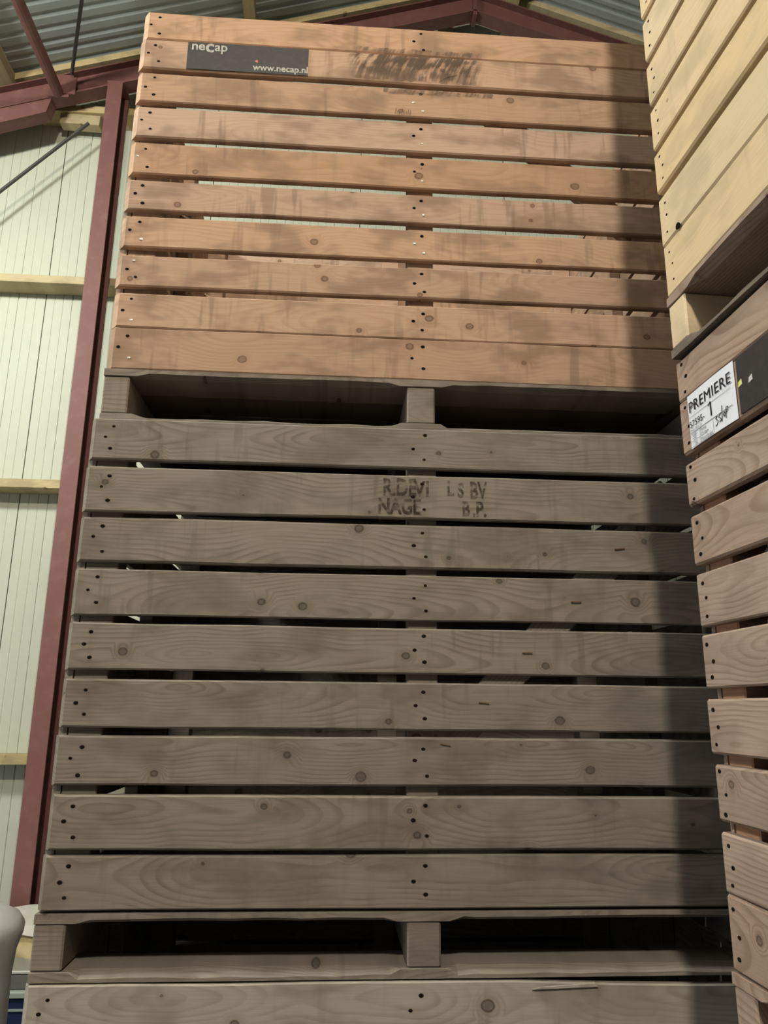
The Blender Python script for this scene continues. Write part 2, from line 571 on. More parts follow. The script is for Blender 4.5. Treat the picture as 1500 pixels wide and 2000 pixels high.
# rafters
for sgn, lab in ((-1, 'red steel roof rafter rising from the left to the ridge'), (1, 'red steel roof rafter falling from the ridge to the right')):
    e = bpy.data.objects.new('roof_rafter', None)
    COL.objects.link(e)
    tag(e, lab, 'rafter', 'gable rafters')
    sec = ibeam_section(0.17, 0.10, 0.009, 0.006)
    xe = 1.467 + sgn * 8.3
    g = G()
    rings = [[(X, 2.52 + a, raf_z(X) + 0.012 + b_) for a, b_ in sec] for X in (1.467, xe)]
    g.sweep(rings)
    g.make('beam', M_RED, e)
    # haunch plate under the beam towards the eaves
    g = G()
    xs = 1.467 + sgn * 2.78
    rings = []
    for X, dp in ((xs, 0.015), (xs + sgn * 0.02, 0.10), (xs + sgn * 1.2, 0.14), (xe, 0.30)):
        z1 = raf_z(X) + 0.010
        rings.append([(X, 2.475, z1 - dp), (X, 2.565, z1 - dp), (X, 2.565, z1), (X, 2.475, z1)])
    g.sweep(rings)
    g.make('haunch', M_RED, e)
    g = G()
    g.box((1.467 + sgn * 0.001, 2.47, 6.46), (1.467 + sgn * 0.012, 2.57, 6.70))
    g.make('end_plate', M_RED, e)
    if sgn < 0:
        # bolted cleat
        g = G()
        g.box((-1.30, 2.455, raf_z(-1.30) + 0.03), (-1.16, 2.462, raf_z(-1.2) + 0.14))
        g.make('cleat', M_RED, e)

# timber purlins on the rafters, running along the hall
for i, (px, lab) in enumerate([(-1.60, 'timber roof purlin at the upper left corner'), (-0.06, 'timber roof purlin above the top left box corner'),
                               (1.28, 'timber roof purlin just left of the ridge'), (1.74, 'timber roof purlin just right of the ridge'),
                               (3.1, 'timber roof purlin on the right roof slope'), (-3.2, 'timber roof purlin far left near the side wall')]):
    z0 = raf_z(px) + 0.186
    z1 = roof_z(px) - 0.014
    g = G()
    w = 0.035
    s = SLOPE * (1 if px < RIDGE_X else -1)
    g.sweep([[(px - w, y, z0 - s * w), (px + w, y, z0 + s * w), (px + w, y, z1 + s * w), (px - w, y, z1 - s * w)] for y in (-7.5, 2.76)])
    tag(g.make('roof_purlin', W_TIMBER), lab, 'purlin', 'roof purlins')

# timber verge battens under the sheets along the end wall
for sgn, lab in ((-1, 'pale timber batten under the roof along the left gable'), (1, 'pale timber batten under the roof along the right gable')):
    g = G()
    rings = []
    for X in (RIDGE_X + sgn * 0.02, RIDGE_X + sgn * 8.3):
        z = roof_z(X)
        rings.append([(X, 2.49, z - 0.052), (X, 2.55, z - 0.052), (X, 2.55, z - 0.004), (X, 2.49, z - 0.004)])
    g.sweep(rings)
    tag(g.make('verge_batten', W_TIMBER), lab, 'batten', 'verge battens')

# horizontal timber girts on the end wall
for z, lab in ((5.651, 'topmost pale timber wall rail below the rafter'), (4.377, 'second highest pale timber wall rail crossing behind the red column'),
               (3.050, 'pale timber wall rail level with the top of the middle box'), (1.517, 'lowest pale timber wall rail behind the red column')):
    g = G()
    xa = -6.9 if z < 4 else (-1.47 if z > 5 else -5.0)
    g.box((xa, 2.62, z - 0.052), (6.0 if z < 5 else 4.4, 2.768, z), 0.002)
    tag(g.make('wall_girt', W_TIMBER), lab, 'wall rail', 'timber rails of the end wall')
g = G()
g.box((-0.13, 0.0, -0.075), (0.13, 0.075, 0.0), 0.002)
tag(g.make('timber_offcut', W_TIMBER, None, (-1.18, 2.64, 5.598), (0, 0.02, 0)), 'short timber block under the topmost wall rail', 'timber')

# bracing
g = G()
g.tube((-1.268, 2.47, 5.60), (-1.215, -1.0, 5.50), 0.035, 14)
st = bpy.data.objects.new('brace_tube', None)
COL.objects.link(st)
tag(st, 'dull red round steel tube running along the roof at upper left', 'tube')
g.make('tube', M_RED, st, smooth=False)
g = G()
g.box((-1.33, 2.462, 5.57), (-1.20, 2.470, 5.70))
g.make('flange_plate', M_RED, st)
g = G()
g.tube((-1.185, 2.43, 5.72), (-0.20, 0.10, 5.90), 0.011, 8)
tag(g.make('brace_rod', M_DARK), 'thin dark steel tie rod slanting across the roof', 'tie rod')
g = G()
g.tube((-1.10, 2.585, 5.484), (-3.05, 2.585, 3.32), 0.011, 8)
tag(g.make('brace_rod', M_DARK), 'thin dark steel tie rod slanting across the white wall', 'tie rod')

# lamps
for pos, watts, colr, rad, lab in LAMPS:
    e = bpy.data.objects.new('pendant_lamp', None)
    COL.objects.link(e)
    e.location = pos
    tag(e, lab, 'lamp', 'hall lamps')
    g = G()
    g.lathe([(0.05, 0.42), (0.09, 0.36), (0.16, 0.30), (0.34, 0.11), (0.334, 0.11), (0.15, 0.285)], 20)
    g.make('reflector', M_LAMP, e)
    g = G()
    zt = roof_z(pos[0]) - pos[2] - 0.012
    g.tube((0, 0, 0.40), (0, 0, zt), 0.008)
    g.make('hanger', M_DARK, e)
    ld = bpy.data.lights.new('bulb', 'POINT')
    ld.energy = watts
    ld.color = colr
    ld.shadow_soft_size = rad
    lo = bpy.data.objects.new('bulb', ld)
    COL.objects.link(lo)
    lo.parent = e


# ------------------------------------------------------------------ potato boxes
T = 0.019


def runner_mesh(L, dep, t, m, blocks, seed, chamfer=0.014, lead=0.035, top=True):
    """flat board along x with its front edge chamfered between the blocks (fork entry)"""
    r = random.Random(seed)
    xs = []
    for (a, b_) in blocks:
        xs += [a - lead, a - lead * 0.4, b_ + lead * 0.4, b_ + lead]
    allx = sorted(set([0.0, L] + [x for x in xs if 0.001 < x < L - 0.001] + [L * (i + 0.5) / 22 for i in range(22)]))
    rings = []
    for x in allx:
        d = min(max(a - x, x - b_, 0.0) for a, b_ in blocks)
        k = min(1.0, max(0.0, (d - lead * 0.4) / (lead * 0.6)))
        ch = chamfer * k * (0.85 + r.uniform(-0.15, 0.15))
        de = ch * 2.2
        j = r.uniform(-0.0008, 0.0008)
        if top:
            loop = [(x, 0 + j, 0), (x, 0 + j, t - max(ch, 0.001)), (x, max(de, 0.001), t), (x, dep, t), (x, dep, 0)]
        else:
            loop = [(x, max(de, 0.001), 0), (x, 0 + j, max(ch, 0.001)), (x, 0 + j, t), (x, dep, t), (x, dep, 0)]
        rings.append(loop[::-1])
    g = G()
    g.sweep(rings)
    return g.mesh('runner', m)


def potato_box(label, x0, y0, z0, rot, fronts, foot, height, wmat, W=1.615, D=1.2, group=None, seed=0, diag=None, ce=0.013, fmat=None, rmat=None,
               pmat=None, nail_x=(0.058, 0.040, 0.058), nail_f=(0.2, 0.48, 0.76), shiny=(), backs=None, front_edit=None, dmat=None, shade_dmat=None, nail_r=0.0044, tight=False):
    """fronts: list of (z_top, z_bottom) relative to the base; foot: height of the underside of the deck"""
    r = random.Random(seed)
    fmat, rmat, pmat, dmat = fmat or wmat, rmat or wmat, pmat or wmat, dmat or wmat
    e = bpy.data.objects.new('potato_box', None)
    COL.objects.link(e)
    e.location = (x0, y0, z0)
    e.rotation_euler = (0, 0, rot)
    tag(e, label, 'box', group)
    out = {'root': e, 'fronts': []}
    nails, bright = G(), G()

    def nail(x, z, y=0.0, k=None):
        gg = bright if k else nails
        rr = nail_r * r.uniform(0.8, 1.15)
        n = 7
        a = r.uniform(0, 6)
        vs = []
        for ring_r, yy in ((rr, y + 0.001), (rr, y - 0.0008), (rr * 0.5, y - 0.0014)):
            for i in range(n):
                t = a + 2 * math.pi * i / n
                vs.append((x + ring_r * 1.15 * math.cos(t), yy, z + ring_r * 0.85 * math.sin(t)))
        fs = []
        for q in (0, 1):
            for i in range(n):
                fs.append((q * n + i, q * n + (i + 1) % n, (q + 1) * n + (i + 1) % n, (q + 1) * n + i))
        fs.append(tuple(2 * n + i for i in range(n)))
        gg.add(vs, fs)

    # front boards, each its own board
    for i, (zt, zb) in enumerate(fronts):
        me = board_mesh(W, zt - zb, T, wmat, c=0.0035 + r.uniform(-0.001, 0.001), ce=ce, segs=8, rough=0.0011, seed=seed * 100 + i,
                        wane=front_edit.get(i) if front_edit else None)
        dy = r.uniform(-0.0015, 0.0015)
        o = link('board', me, e, (r.uniform(-0.002, 0.002), dy, (zt + zb) / 2), (0, r.uniform(-0.0008, 0.0008), 0))
        out['fronts'].append(o)
        hgt = zt - zb
        for c0, sg in ((0.0, 1), (W / 2, 0), (W, -1)):
            for k in range(3):
                fx = nail_x[k]
                if sg == 0:
                    xx = c0 + (0.002, -0.021, 0.006)[k]
                else:
                    xx = c0 + sg * fx
                zz = zt - hgt * nail_f[k]
                nail(xx + r.uniform(-0.004, 0.004), zz + r.uniform(-0.004, 0.004), dy, (i, sg, k) in shiny)
    # back and side boards share meshes
    bk = backs or fronts
    cache = {}

    def shared(L, h):
        key = (round(L, 3), round(h / 0.004))
        if key not in cache:
            cache[key] = board_mesh(L, h, T, wmat, ce=0.004, segs=1, rough=0.0, seed=1)
        return cache[key]
    for (zt, zb) in bk:
        link('board', shared(W, zt - zb), e, (W, D, (zt + zb) / 2), (0, 0, math.pi))
    sides = [(fronts[0][0], fronts[0][0] - 0.046)] + [(a_ - 0.058, b__ - 0.058) for a_, b__ in fronts[:-1]] + [(fronts[-1][0] - 0.058, fronts[-1][1])]
    if tight:  # unseen sides made gapless to keep light out of the interior
        sides = [(fronts[0][0] - 0.1235 * i, fronts[0][0] - 0.1235 * i - 0.122) for i in range(9)]
    for (zt, zb) in sides:
        h = zt - zb
        link('board', shared(D - 2 * T, h), e, (0, D - T, (zt + zb) / 2), (0, 0, -math.pi / 2))
        link('board', shared(D - 2 * T, h), e, (W, T, (zt + zb) / 2), (0, 0, math.pi / 2))
    # posts
    zt, zb = fronts[0][0] - 0.012, foot + T
    g = G()
    g.box((0, 0, 0), (0.075, 0.075, zt - zb), 0.003)
    pm = g.mesh('corner_post', pmat)
    for px in (T + 0.001, W - T - 0.076):
        for py in (T + 0.001, D - T - 0.076):
            link('corner_post', pm, e, (px, py, zb))
    g = G()
    g.box((0, 0, 0), (0.072, 0.04, zt - zb), 0.003)
    cm = g.mesh('centre_post', pmat)
    link('centre_post', cm, e, (W / 2 - 0.036, T + 0.001, zb))
    link('centre_post', cm, e, (W / 2 - 0.036, D - T - 0.041, zb))
    link('centre_post', cm, e, (T + 0.041, D / 2 - 0.036, zb), (0, 0, math.pi / 2))
    link('centre_post', cm, e, (W - T - 0.001, D / 2 - 0.036, zb), (0, 0, math.pi / 2))
    # diagonal braces on the inside: list of (xa, za, xb, zb)
    for (xa, za, xb, zb2) in (diag or ()):
        L = math.hypot(xb - xa, zb2 - za)
        me = board_mesh(L, 0.078, 0.018, pmat, ce=0.0, segs=1, rough=0.0)
        link('diagonal_brace', me, e, (xa, T + 0.001, za), (0, -math.atan2(zb2 - za, xb - xa), 0))
    # deck
    blocks = [(0.0, 0.064), (W / 2 - 0.036, W / 2 + 0.036), (W - 0.064, W)]
    dm = runner_mesh(W, 0.125, T, dmat, blocks, seed + 5, chamfer=0.011, lead=0.05, top=False)
    link('deck_board', dm, e, (0, 0.0, foot))
    nb = 8
    wdt = (D - 0.13) / nb
    g = G()
    g.box((T, 0, 0), (W - T, wdt - 0.008, T))
    dm2 = g.mesh('deck_board', shade_dmat or dmat)  # darker inner deck wood stands in for shade in the fork openings
    for k in range(nb):
        link('deck_board', dm2, e, (0, 0.13 + k * wdt, foot))
    # bearers between deck and runners
    for (a, b_) in blocks:
        g = G()
        g.box((0, 0, 0), (b_ - a, D - 0.004, foot - T), 0.004)
        g.make('bearer', fmat, e, (a, 0.002, T))
    # added boards that block light through the fork openings at the back
    for k_ in (0, 1):
        g = G()
        g.box((0, 0, 0), (W / 2 - 0.036 - 0.064 - 0.004, 0.018, foot - T - 0.004))
        g.make('light_stop_board', shade_dmat or fmat, e, ((0.066, W / 2 + 0.038)[k_], D - 0.06, T + 0.001))
    # runners
    rm = runner_mesh(W, 0.125, T, rmat, blocks, seed + 9)
    link('runner', rm, e, (0, 0, 0))
    link('runner', rm, e, (0, D / 2 - 0.0625, 0))
    link('runner', rm, e, (W, D, 0), (0, 0, math.pi))
    tag(nails.make('nails', M_NAIL, e), 'dark rusty nail heads', kind='stuff')
    if bright.v:
        tag(bright.make('bright_nails', M_SHINY, e), 'bright shiny nail heads', kind='stuff')
    return out


def rel(tops, heights, base):
    return [(t - base, t - h - base) for t, h in zip(tops, heights)]


GM = 'boxes of the facing stack'
GR = 'boxes of the right stack'
# --- middle box of the facing stack: nine evenly gapped weathered boards
Zm = 1.232
mt = [2.4505, 2.3280, 2.2060, 2.0825, 1.9591, 1.8359, 1.7147, 1.5916, 1.4701]
mh = [0.103, 0.108, 0.1065, 0.1055, 0.1035, 0.105, 0.104, 0.1105, 0.1055]
mback = [(c + 0.044 - Zm, c - 0.044 - Zm) for c in (2.40, 2.298, 2.196, 2.093, 1.991, 1.889, 1.788, 1.687, 1.584, 1.482, 1.41)]
mid = potato_box('middle box of the facing stack, grey weathered boards with faded stencilled letters', -0.011, 0, Zm, 0, rel(mt, mh, Zm), 1.340 - Zm, 1.235, W_GREY, group=GM,
                 seed=11, diag=[(0.815, 1.645 - Zm, 1.44, 2.315 - Zm)], backs=mback)
# rusty staples along the diagonal
g = G()
g.box((-0.012, -0.0012, -0.0012), (0.012, 0.0012, 0.0012))
g.box((-0.012, 0, -0.0012), (-0.0096, 0.006, 0.0012))
g.box((0.0096, 0, -0.0012), (0.012, 0.006, 0.0012))
sm = g.mesh('staple', M_RUST)
for (sx_, sz_, a) in ((1.276, 2.158, -0.1), (1.162, 2.027, -0.02), (1.04, 1.906, 0.02), (0.935, 1.792, 0.1), (0.846, 1.70, 0.2)):
    link('staple', sm, mid['root'], (sx_ + 0.011, -0.0022, sz_ - Zm), (0, a, 0))
# stencil
b2 = mid['fronts'][1]
zc = (mt[1] - mh[1] / 2)
for s, x, z, size, sxx in (('R.DE', 0.699, 2.277, 0.060, 0.66), ('V', 0.777, 2.276, 0.054, 0.75), ('I', 0.803, 2.277, 0.054, 0.8), ('L', 0.856, 2.281, 0.05, 0.7), ('S', 0.882, 2.276, 0.05, 0.7),
                           ('BV', 0.912, 2.274, 0.060, 0.60), ('NAGE', 0.688, 2.231, 0.054, 0.72), ('L', 0.772, 2.231, 0.048, 0.7), ('B', 0.892, 2.230, 0.050, 0.7), ('.P.', 0.918, 2.229, 0.052, 0.70)):
    lettering('stencil_lettering', s, size, M_STENCIL, b2, x + 0.011, -0.0012, z - zc, bold=0.0016, sx=sxx)

# --- top box of the facing stack: ten orange boards
Zt = 2.468
tt = [3.7338, 3.6345, 3.5163, 3.4039, 3.2865, 3.1644, 3.0515, 2.9337, 2.8211, 2.7224]
th = [0.0975, 0.1015, 0.0955, 0.0985, 0.1000, 0.0890, 0.0925, 0.0905, 0.0970, 0.1150]
shiny = {(1, 0, 1), (1, 0, 2), (2, 0, 1), (2, 0, 2), (3, 0, 2), (4, 0, 2), (5, 0, 2), (6, 0, 1), (6, 0, 2), (4, 1, 1), (6, 1, 2), (7, 1, 0), (8, 1, 2), (9, 1, 2)}
top = potato_box('top box of the facing stack, orange pine boards with a black printed plate', -0.008, 0.057, Zt, 0, rel(tt, th, Zt), 2.588 - Zt, 1.265, W_ORANGE, group=GM,
                 seed=23, ce=0.017, diag=[(0.87, 3.615 - Zt, 1.48, 3.03 - Zt)], nail_x=(0.048, 0.028, 0.055), shiny=shiny, fmat=W_GREY, rmat=W_GREY, dmat=W_GREY, shade_dmat=W_RUN)  # inner deck coloured dark as painted shade of the fork opening
# black plate on the second board
b2 = top['fronts'][1]
zc = tt[1] - th[1] / 2
g = G()
g.box((0, -0.0012, -0.0465), (0.345, 0, 0.0465))
pl = tag(g.make('name_plate', M_BLACK, b2, (0.138, -0.0012, 0.0)), 'black plate with worn pale lettering')
lettering('plate_lettering', 'ne', 0.042, M_PRINT, b2, 0.148, -0.0028, 0.020, bold=0.0009, sx=0.95)
lettering('plate_lettering', 'c', 0.060, M_PRINT, b2, 0.188, -0.0028, 0.015, bold=0.0014, sx=0.95)
lettering('plate_lettering', 'ap', 0.042, M_PRINT, b2, 0.214, -0.0028, 0.020, bold=0.0007, sx=0.95)
lettering('plate_lettering', 'www.necap.nl', 0.0300, M_PRINT, b2, 0.326, -0.0028, -0.038, bold=0.0007, sx=0.93)
g = G()
g.add([(0, 0, 0), (0.009, 0, -0.005), (0.008, 0, 0.006), (0, 0.0006, 0), (0.009, 0.0006, -0.005), (0.008, 0.0006, 0.006)], [(0, 1, 2), (5, 4, 3), (0, 3, 4, 1), (1, 4, 5, 2), (2, 5, 3, 0)])
g.make('orange_mark', M_ORANGE, b2, (0.330, -0.0030, -0.008))


# brushed dark smear on the second board
def smear(parent, strokes, m, name='brush_mark'):
    g = G()
    for pts, w0, w1 in strokes:
        n = len(pts)
        rings = []
        for i, (x, z) in enumerate(pts):
            a = pts[max(0, i - 1)]
            c = pts[min(n - 1, i + 1)]
            dx, dz = c[0] - a[0], c[1] - a[1]
            L = math.hypot(dx, dz) or 1
            w = (w0 + (w1 - w0) * i / (n - 1)) / 2 * (0.35 + 0.65 * math.sin(math.pi * (i + 0.6) / (n + 0.2)))
            nx, nz = -dz / L * w, dx / L * w
            rings.append([(x - nx, -0.0004, z - nz), (x + nx, -0.0004, z + nz), (x + nx, 0, z + nz), (x - nx, 0, z - nz)])
        g.sweep(rings)
    return g.make(name, m, parent, (0, -0.0016, 0))


def scrub_patch(parent, loc, hx, hz, seed, m=None):
    r = random.Random(seed)
    g_ = G()
    n_ = 30
    rings_ = []
    for i in range(n_ + 1):
        x = -hx + 2 * hx * i / n_
        zt_, zb_ = hz * (1 - (0.6 if m else 0.10) * r.random()), -hz * (1 - (0.6 if m else 0.18) * r.random())
        rings_.append([(x, -0.0004, zb_), (x, -0.0004, zt_), (x, 0, zt_), (x, 0, zb_)][::-1])
    g_.sweep(rings_)
    return g_.make('brush_mark', m or M_SCRUB, parent, loc)


scrub_patch(b2, (0.795, -0.0016, 0.0), 0.21, 0.047, 5)
smear(b2, [([(0.862 + 0.055 * t, -0.040 + 0.028 * math.sin(t * 1.5)) for t in [k / 6 for k in range(7)]], 0.003, 0.006)], M_SCUFF)
b1 = top['fronts'][0]
scrub_patch(b1, (0.80, -0.0016, -0.0375), 0.20, 0.0105, 6, M_SCRUB2)
b3 = top['fronts'][2]
scrub_patch(b3, (0.86, -0.0016, 0.0355), 0.16, 0.0115, 8, M_SCRUB2)
smear(b3, [([(0.735 + 0.006 * i, -0.044), (0.736 + 0.006 * i, -0.036), (0.738 + 0.006 * i, -0.024 - (i % 3) * 0.004)], 0.004, 0.002) for i in range(8)], M_SCUFF)

# --- bottom box of the facing stack
Zb = 0.0


def chip(x):       # split piece missing from the top edge on the right
    return (0.0, 0.0) if x < 1.17 else ((0.0, 0.007) if x < 1.35 else (0.0, 0.012))


bt = [1.228 - 0.1235 * i for i in range(9)]
bot = potato_box('bottom box of the facing stack, bleached grey boards at the lower edge of the picture', -0.017, -0.004, 0.0, 0, rel(bt, [0.107] * 9, 0.0), 0.108, 1.228, W_OLD,
                 group=GM, seed=31, front_edit={0: chip}, tight=True, nail_x=(0.055, 0.04, 0.06))
g = G()
g.add([(0, 0, 0), (0.14, 0, 0.004), (0.135, 0, 0.010), (0.02, 0, 0.004), (0, 0.012, 0), (0.14, 0.012, 0.004), (0.135, 0.012, 0.010), (0.02, 0.012, 0.004)],
      [(0, 1, 2, 3), (7, 6, 5, 4), (0, 4, 5, 1), (1, 5, 6, 2), (2, 6, 7, 3), (3, 7, 4, 0)])
g.make('splinter', W_OLD, bot['root'], (1.04, -0.006, 1.212))

# --- right stack, seen along its side
ROT_M, ROT_T = -math.pi / 2 + 0.0297, -math.pi / 2 + 0.0400
Zr = 1.230
r_t = [2.4660, 2.3780, 2.2492, 2.1433, 2.0286, 1.9159, 1.7996, 1.6878, 1.5734, 1.4743]
r_h = [0.0865, 0.1110, 0.0865, 0.0960, 0.0980, 0.0970, 0.0945, 0.0950, 0.0975, 0.1170]
rmid = potato_box('middle box of the right stack, greyed boards with a white paper label', 1.2729, -0.379, Zr, ROT_M, rel(r_t, r_h, Zr), 1.335 - Zr, 1.238, W_LABEL, group=GR,
                  seed=41, ce=0.005, pmat=W_POST, nail_x=(0.024, 0.036, 0.027), nail_f=(0.16, 0.5, 0.84), fmat=W_LABEL)
Zq = 2.4695
q_t = [3.7300, 3.6350, 3.5350, 3.4190, 3.3023, 3.1827, 3.0641, 2.9484, 2.8368, 2.7243]
q_h = [0.0940, 0.0850, 0.1000, 0.1010, 0.1040, 0.1030, 0.1000, 0.0960, 0.1120, 0.1180]
rtop = potato_box('top box of the right stack, pale yellow boards at the upper right', 1.2598, -0.3928, Zq, ROT_T, rel(q_t, q_h, Zq), 2.5855 - Zq, 1.26, W_PALE, group=GR,
                  seed=53, ce=0.004, rmat=W_RUN, nail_x=(0.030, 0.034, 0.030), nail_f=(0.2, 0.5, 0.8), pmat=W_POST, dmat=W_LABEL, shade_dmat=W_RUN, nail_r=0.0030)  # deck colours darkened to paint in the shade under this box
# the dark knot hole between its two lowest boards
g = G()
g.lathe([(0.0001, -0.001), (0.0062, 0.0), (0.0075, 0.003)], 9)
g.make('knot_hole', M_NAIL, rtop['root'], (0.076, -0.001, 2.7265 - Zq), (math.pi / 2, 0, 0))
rb_t = [1.226 - 0.1235 * i for i in range(9)]
rbot = potato_box('bottom box of the right stack, below the box with the paper label', 1.268, -0.385, 0.0, ROT_M, rel(rb_t, [0.106] * 9, 0.0), 0.108, 1.228, W_LABEL, group=GR, seed=61)

rup_t = [1.245 - 0.1235 * i for i in range(9)]
potato_box('uppermost box added to the right stack as shadow caster, above the upper edge of the picture', 1.262, -0.390, 3.7315, ROT_T, rel(rup_t, [0.106] * 9, 0.0), 0.108, 1.25, W_PALE, group=GR, seed=71)  # added out of view to carry the shadow up the facing stack
# --- rear row, added so the gaps of the facing stack stay dark
for zz_, lab in ((0.0, 'bottom box of the added rear row, darkening the fork opening of the facing stack'), (1.232, 'upper box of the added rear row, darkening the gaps of the middle facing box')):
    potato_box(lab, -0.01, 1.235, zz_, 0, rel([1.226 - 0.1235 * i for i in range(9)], [0.113] * 9, 0.0), 0.108, 1.228, W_GREY, group='boxes of the added rear row', seed=83)

# black printed plate and white paper label on the second board of the labelled box
b2 = rmid['fronts'][1]
zc = r_t[1] - r_h[1] / 2
g = G()
g.box((0, -0.0012, -0.050), (0.345, 0, 0.0535))
tag(g.make('name_plate', M_BLACK, b2, (0.215, -0.0016, 0.0)), 'black plate beside the paper label')
g = G()
g.add([(0, 0, 0), (0.012, 0, 0.002), (0.011, 0, 0.012), (0.002, 0, 0.009)] + [(x, 0.0006, z) for x, z in ((0, 0), (0.012, 0.002), (0.011, 0.012), (0.002, 0.009))],
      [(0, 1, 2, 3), (7, 6, 5, 4), (0, 4, 5, 1), (1, 5, 6, 2), (2, 6, 7, 3), (3, 7, 4, 0)])
g.make('yellow_mark', M_YELLOWDOT, b2, (0.216, -0.0034, -0.001))
g.make('pale_mark', M_LEAF, b2, (0.247, -0.0034, -0.006))
g = G()
rings = []
LW, LZ0, LZ1 = 0.166, -0.0535, 0.0545
for i in range(9):
    t = i / 8
    y = -0.0026 - 0.0016 * math.sin(math.pi * t)
    rings.append([(0.040 + LW * t, y, LZ0), (0.040 + LW * t, y + 0.0004, LZ0), (0.040 + LW * t, y + 0.0004, LZ1), (0.040 + LW * t, y, LZ1)])
g.sweep(rings)
paper = tag(g.make('paper_label', M_PAPER, b2), 'white paper label printed PREMIERE')
PY = -0.0052
lab_parent = rmid['root']


def onlabel(name, s, x, z, size, m=M_INK, bold=0.0, sx=1.0, rot=0.0, space=1.0):
    return lettering(name, s, size, m, b2, 0.040 + x, PY, z, bold, sx, rot, 'LEFT', space)


onlabel('label_lettering', 'PREMIERE', 0.006, 0.0175, 0.0300, bold=0.0, sx=1.14, space=1.06)
onlabel('label_lettering', '57595-', 0.005, -0.0130, 0.0180, bold=0.0, sx=1.0, space=1.12)
onlabel('label_lettering', '1', 0.076, -0.0170, 0.0400, bold=0.0002, sx=0.95)
onlabel('label_lettering', 'Prod. 28 + 10', 0.006, -0.0215, 0.0075, M_FAINT)
onlabel('label_lettering', 'SE', 0.012, -0.0375, 0.0150, M_FAINT)
onlabel('label_lettering', '35', 0.018, -0.0505, 0.0100, M_FAINT)
onlabel('label_lettering', 'Firma', 0.042, -0.0320, 0.0095, M_FAINT)
onlabel('label_lettering', 'Obdam', 0.042, -0.0410, 0.0095, M_FAINT)
onlabel('label_lettering', 'Noordveld', 0.042, -0.0505, 0.0095, M_FAINT)


def rule(x0_, z0_, x1_, z1_, w, m):
    g_ = G()
    g_.box((0.040 + x0_, PY + 0.0002, z0_ - w / 2), (0.040 + x1_, PY + 0.0006, z0_ + w / 2)) if abs(z0_ - z1_) < 1e-6 else g_.box((0.040 + x0_ - w / 2, PY + 0.0002, z0_), (0.040 + x0_ + w / 2, PY + 0.0006, z1_))
    g_.make('label_rule', m, b2)


rule(0.003, 0.0085, 0.155, 0.0085, 0.0006, M_FAINT)
rule(0.003, -0.0235, 0.155, -0.0235, 0.0013, M_FAINT)
rule(0.004, -0.0405, 0.038, -0.0405, 0.0006, M_FAINT)
rule(0.004, -0.0520, 0.088, -0.0520, 0.0006, M_FAINT)
rule(0.0395, -0.0520, 0.0395, -0.0240, 0.0005, M_FAINT)
rule(0.0885, -0.0520, 0.0885, -0.0240, 0.0005, M_FAINT)
# flag of the big figure one
g = G()
g.add([(0.1230, PY, 0.0110), (0.1240, PY, 0.0090), (0.1165, PY, 0.0040), (0.1160, PY, 0.0055), (0.1230, PY + 0.0004, 0.0110), (0.1240, PY + 0.0004, 0.0090), (0.1165, PY + 0.0004, 0.0040), (0.1160, PY + 0.0004, 0.0055)],
      [(0, 1, 2, 3), (7, 6, 5, 4), (0, 4, 5, 1), (1, 5, 6, 2), (2, 6, 7, 3), (3, 7, 4, 0)])
g.make('label_lettering', M_INK, b2)
# handwriting
HW = [[(0.104, -0.0255), (0.098, -0.028), (0.102, -0.032), (0.106, -0.036), (0.101, -0.041), (0.096, -0.042)],
      [(0.116, -0.0235), (0.108, -0.029), (0.114, -0.033), (0.116, -0.037), (0.110, -0.039)],
      [(0.122, -0.012), (0.1205, -0.026), (0.118, -0.041)],
      [(0.128, -0.026), (0.1245, -0.030), (0.1265, -0.035), (0.131, -0.031), (0.128, -0.026)],
      [(0.1345, -0.021), (0.1335, -0.030), (0.1325, -0.040)],
      [(0.1345, -0.021), (0.1395, -0.020), (0.140, -0.026), (0.134, -0.030)]]
smear_g = G()
for pts in HW:
    fine = []
    for i in range(len(pts) - 1):
        for k in range(3):
            t = k / 3
            fine.append((pts[i][0] * (1 - t) + pts[i + 1][0] * t, pts[i][1] * (1 - t) + pts[i + 1][1] * t))
    fine.append(pts[-1])
    rings = []
    for i, (x, z) in enumerate(fine):
        a, c = fine[max(0, i - 1)], fine[min(len(fine) - 1, i + 1)]
        dx, dz = c[0] - a[0], c[1] - a[1]
        L = math.hypot(dx, dz) or 1
        nx, nz = -dz / L * 0.0007, dx / L * 0.0007
        x += 0.040
        rings.append([(x - nx, PY, z - nz), (x + nx, PY, z + nz), (x + nx, PY + 0.0005, z + nz), (x - nx, PY + 0.0005, z - nz)])
    smear_g.sweep(rings)
tag(smear_g.make('handwriting', M_INK, b2), 'black pen handwriting')

